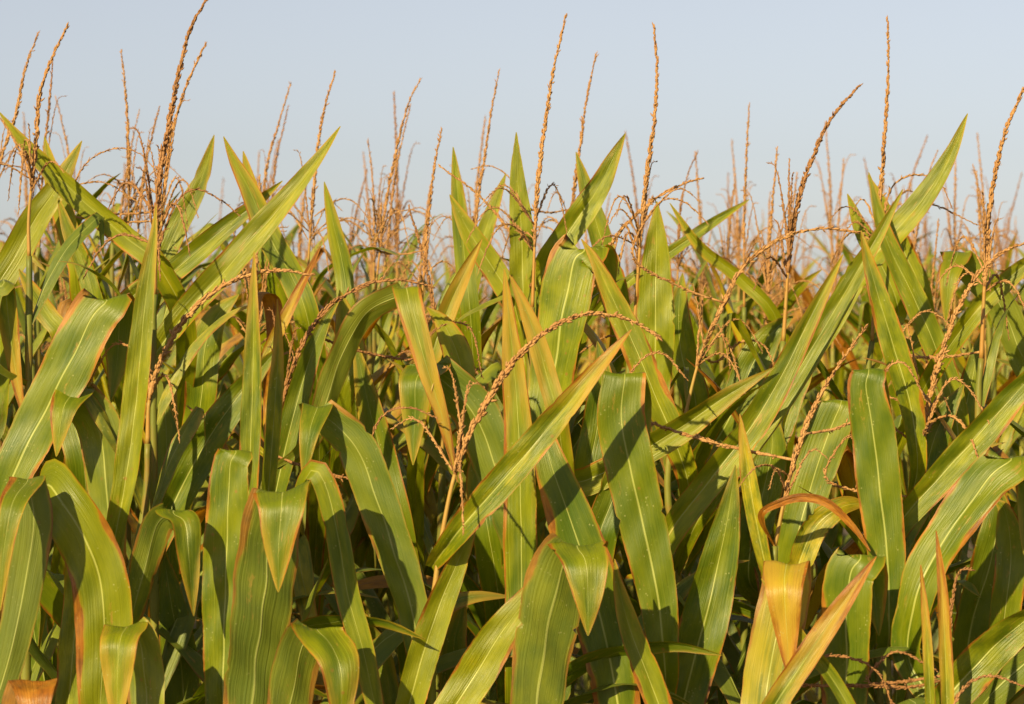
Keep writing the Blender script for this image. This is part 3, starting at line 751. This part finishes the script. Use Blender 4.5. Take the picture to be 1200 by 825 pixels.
# ------------------------------------------------------------------ the rows behind
def proto_parts(rng, tassel_on, near):
    """a plant grown about the origin: (stalk, leaf meshes, tassel meshes)"""
    H = rng.uniform(1.76, 1.9)
    lean = Vector((rng.uniform(-.05, .05), rng.uniform(-.05, .05), 0))
    SP = [Vector((0, 0, -.03)), Vector((0, 0, .6)) + lean * .2, Vector((0, 0, 1.2)) + lean * .6, Vector((0, 0, H)) + lean * 1.2]
    st = MB(); sheath_stalk(st, SP, [.15, .27, .39, .5, .6, .7, .79, .87, .94], rng, .0115, .0055)
    leaves = []
    az0 = rng.uniform(0, 6.28)
    zs = [.6, .77, .92, 1.06, 1.18, 1.29, 1.39, 1.48, 1.56, 1.63, 1.69] + ([] if near else [1.74, 1.79, 1.83])
    for j, z in enumerate(zs):
        z = min(z + rng.uniform(-.03, .03), H - .02); t = z / H
        s = Vector((0, 0, z)) + lean * 1.2 * t
        mb = MB(); az = az0 + math.pi * j + rng.uniform(-.55, .55)
        up = .3 + .65 * max(0, (z - .9) / .9) + rng.uniform(-.15, .1)
        gen_leaf_mb(mb, s, az, rng, up, rng.uniform(.44, .66) if z < 1.6 else rng.uniform(.34, .46), nseg=36 if near else 18, nac=7 if near else 5, wd=rng.uniform(.034, .056) if z < 1.5 else rng.uniform(.024, .038))
        leaves.append(mb)
    tas, brs = None, []
    if tassel_on:
        tx, ty = rng.gauss(0, .035), rng.gauss(0, .04); hh = rng.uniform(.36, .52)
        if rng.random() < .13: tx *= 4; hh *= .75
        b0 = SP[-1]
        TP = [b0 - Vector((0, 0, .03)), b0 + Vector((tx * .1, ty * .1, hh * .33)), b0 + Vector((tx * .5, ty * .5, hh * .68)), b0 + Vector((tx * 1.3, ty * 1.3, hh))]
        tas = MB(); fat = rng.uniform(4.2, 5.8) / 1000; dn = 1.0 if near else .45
        pts, _ = spike(tas, TP, rng, fat, .3, dn, nseg=26 if near else 14, ln=.0095 if near else .014)
        for b in range(rng.randint(7, 12) if near else rng.randint(5, 9)):
            o_ = pts[int(len(pts) * rng.uniform(.3, .46))]; az = rng.uniform(0, 6.28); ln = rng.uniform(.1, .2)
            mb = MB(); r = rng.random()
            rise, bo, dr = (ln * 1.15, ln * .35, 0) if r < .42 else (rng.uniform(.04, .09), ln * .8, rng.uniform(.02, .12))
            spike(mb, arc_branch(o_, az, rise, bo, dr), rng, fat * .52, .06, .8 * dn, nseg=16 if near else 8, ln=.008 if near else .014, lowbare=0)
            brs.append(mb)
    return st, leaves, tas, brs

def merge(mbs, slots):
    out = MB()
    for mb, off in zip(mbs, slots):
        k = len(out.v); out.v += mb.v; out.uv += mb.uv; out.w += mb.w
        out.f += [tuple(i + k for i in f) for f in mb.f]; out.mi += [m + off for m in mb.mi]
    return out

def screen_x(x, y): return 600 + x / y * FPX

def corn_mass(name, label, rest, FARP, rng):
    rs = []
    me_list = FARP
    vs, fs, mi, uv, wr = [], [], [], [], []
    import numpy as np
    Vs, Ls, Ms, Us, Ws = [], [], [], [], []
    for (x, y) in rest:
        me = me_list[rng.randrange(len(me_list))]
        n = len(me.vertices); co = np.empty(n * 3, 'f'); me.vertices.foreach_get("co", co); co = co.reshape(-1, 3)
        a = rng.uniform(0, 6.28); s = rng.uniform(1.0, 1.1); ca, sa = math.cos(a) * s, math.sin(a) * s
        q = np.stack([co[:, 0] * ca - co[:, 1] * sa + x, co[:, 0] * sa + co[:, 1] * ca + y, co[:, 2] * s], 1)
        rs.append((me, q))
    if rs:
        me = bpy.data.meshes.new(name); Vt, Ft, Mi, U, W = [], [], [], [], []
        off = 0; tot_l = []; starts = []; totals = []; ls = 0
        for m_, q in rs:
            nl = len(m_.loops); li = np.empty(nl, 'i'); m_.loops.foreach_get("vertex_index", li)
            npoly = len(m_.polygons); lt = np.empty(npoly, 'i'); m_.polygons.foreach_get("loop_total", lt)
            mm = np.empty(npoly, 'i'); m_.polygons.foreach_get("material_index", mm)
            uu = np.empty(nl * 2, 'f'); m_.uv_layers[0].data.foreach_get("uv", uu)
            ww = np.empty(len(m_.vertices) * 4, 'f'); m_.color_attributes["wear_shade"].data.foreach_get("color", ww)
            Vt.append(q); Ft.append(li + off); totals.append(lt); Mi.append(mm); U.append(uu); W.append(ww); off += len(q)
        V_ = np.concatenate(Vt); F_ = np.concatenate(Ft); LT = np.concatenate(totals)
        me.vertices.add(len(V_)); me.vertices.foreach_set("co", V_.astype('f').ravel())
        me.loops.add(len(F_)); me.loops.foreach_set("vertex_index", F_.astype('i'))
        me.polygons.add(len(LT)); me.polygons.foreach_set("loop_start", np.concatenate([[0], np.cumsum(LT)[:-1]]).astype('i'))
        me.polygons.foreach_set("loop_total", LT.astype('i'))
        for m_ in [M_STALK, M_LEAF, M_TASSEL, M_PED]: me.materials.append(m_)
        me.polygons.foreach_set("material_index", np.concatenate(Mi).astype('i'))
        me.polygons.foreach_set("use_smooth", np.ones(len(LT), bool))
        me.update(calc_edges=True)
        ul = me.uv_layers.new(name="UVMap"); ul.data.foreach_set("uv", np.concatenate(U))
        ca_ = me.color_attributes.new("wear_shade", 'FLOAT_COLOR', 'POINT'); ca_.data.foreach_set("color", np.concatenate(W))
        me.validate()
        o = link(name, me)
        set_thing(o, label, "corn", None, "stuff")

def field():
    rng = random.Random(77)
    NEARP, FARP = [], []
    for i in range(12):                                       # near kinds, every leaf a part; kinds 0 and 1 have lost their tassel
        st, lv, ta, br = proto_parts(rng, i > 1, True)
        NEARP.append((st.mesh("stalk", [M_STALK]), [l.mesh("leaf", [M_LEAF]) for l in lv],
                      ta.mesh("tassel", [M_TASSEL if i % 3 else M_TASSEL_DARK, M_PED]) if ta else None, [b.mesh("tassel_branch", [M_TASSEL if i % 3 else M_TASSEL_DARK]) for b in br]))
    for i in range(12):                                       # far kinds: one mesh each
        st, lv, ta, br = proto_parts(rng, True, False)
        mm = merge([st] + lv[2:] + [ta] + br, [0] + [1] * len(lv[2:]) + [2] + [2] * len(br))
        FARP.append(mm.mesh("corn_plant", [M_STALK, M_LEAF, M_TASSEL if i % 2 else M_TASSEL_DARK, M_PED]))
    D = 4.5; row = 2; count = 0
    place = []
    while D < 16.5:
        half = (600 / FPX) * D + .12; step = .19 if D < 8 else .21
        x = -half + rng.uniform(0, step)
        while x < half:
            place.append((x + rng.uniform(-.03, .03), D + rng.uniform(-.05, .05), row)); x += step * rng.uniform(.8, 1.25)
        D += .75; row += 1
    place.sort(key=lambda p: p[1])
    ORD = {2: "second", 3: "third", 4: "fourth", 5: "fifth", 6: "sixth", 7: "seventh"}
    used = {}
    marks = [(34, "the bent-tipped spike"), (150, "the straight upright tassel"), (214, "the tallest thick spike"), (320, "the two close leaning spikes"), (380, "the tassel behind the long crossing leaf"),
             (470, "the paired curving tassels"), (540, "the dark upright leaf"), (606, "the sharp-tipped dark leaf"), (645, "the slim tall central spike"), (686, "the right-leaning central tassel"),
             (768, "the tall spike with a side spike"), (875, "the lone straight tassel"), (965, "the thick dark-tipped bent tassel"), (1038, "the tall spike with one side branch"), (1120, "the broad leaf pointing into the sky"), (1185, "the thick tassel by the right edge")]
    rest = []
    for (x, y, row) in place:
        # leave room for the traced plants' stems
        if y < 6.4 and any(abs(h['org'].x - x) < .055 and abs(h['D'] - y) < .3 for h in HERO): continue
        if count >= 250:
            rest.append((x, y)); continue
        count += 1
        near = y < 8.2
        rz = rng.uniform(0, 6.28); sc = rng.uniform(.93, 1.04)
        if y < 5.6: kind = rng.choice((0, 1, 2, 3, 4, 5, 6, 7, 8, 9)); sc *= .97
        elif y < 6.4: kind = rng.randrange(0, 12); sc *= .98
        else: kind = rng.randrange(0, 12); sc *= 1.07
        px = screen_x(x, y)
        if near:
            st, lv, ta, br = NEARP[kind]
            root = bpy.data.objects.new("corn_plant", None); col.objects.link(root); root.empty_display_size = .05
            link("stalk", st, root)
            for l in lv[2:]: link("leaf", l, root)
            if ta and (y > 6.4 or rng.random() > .35):
                t_ = link("tassel", ta, root)
                for b in br: link("tassel_branch", b, t_)
            for _, mk in sorted((abs(m[0] - px), m) for m in marks):
                rel = "right below" if abs(mk[0] - px) < 14 else ("left of" if px < mk[0] else "right of")
                lab = f"corn plant in the {ORD.get(row, 'eighth')} row, {rel} {mk[1]}"
                if lab not in used: break
            used[lab] = 1
            grp = "corn plants in the rows behind the front ones"
        else:
            root = link("corn_plant", FARP[kind])
            mk = min(marks, key=lambda m: abs(m[0] - px))[1]
            band = "middle distance" if y < 11 else "far distance"
            lab = f"small corn plant in the {band} behind {mk}"
            grp = "distant corn plants deep in the field"
        root.location = (x, y, 0); root.rotation_euler = (rng.gauss(0, .02), rng.gauss(0, .02), rz); root.scale = (sc, sc, sc)
        set_thing(root, lab, "corn plant", grp)
    # what lies beyond the individually placed plants reads as one band of tassels
    corn_mass("far_corn", "brown band of tassels and leaf tips at the far end of the corn field", rest, FARP, rng)
    ends = []; rr = random.Random(404); y = 3.85
    while y < 16.5:
        h0 = (600 / FPX) * y + .30
        for sg in (-1, 1):
            x = h0
            while x < h0 + 1.5 + .05 * y:
                ends.append((sg * (x + rr.uniform(-.03, .03)), y + rr.uniform(-.05, .05))); x += rr.uniform(.17, .25)
        y += .75
    corn_mass("corn_field_ends", "mass of corn plants carrying the rows on beyond both edges of the view", ends, FARP, rr)
    print("individual rear plants", count, "rest", len(rest))
field()
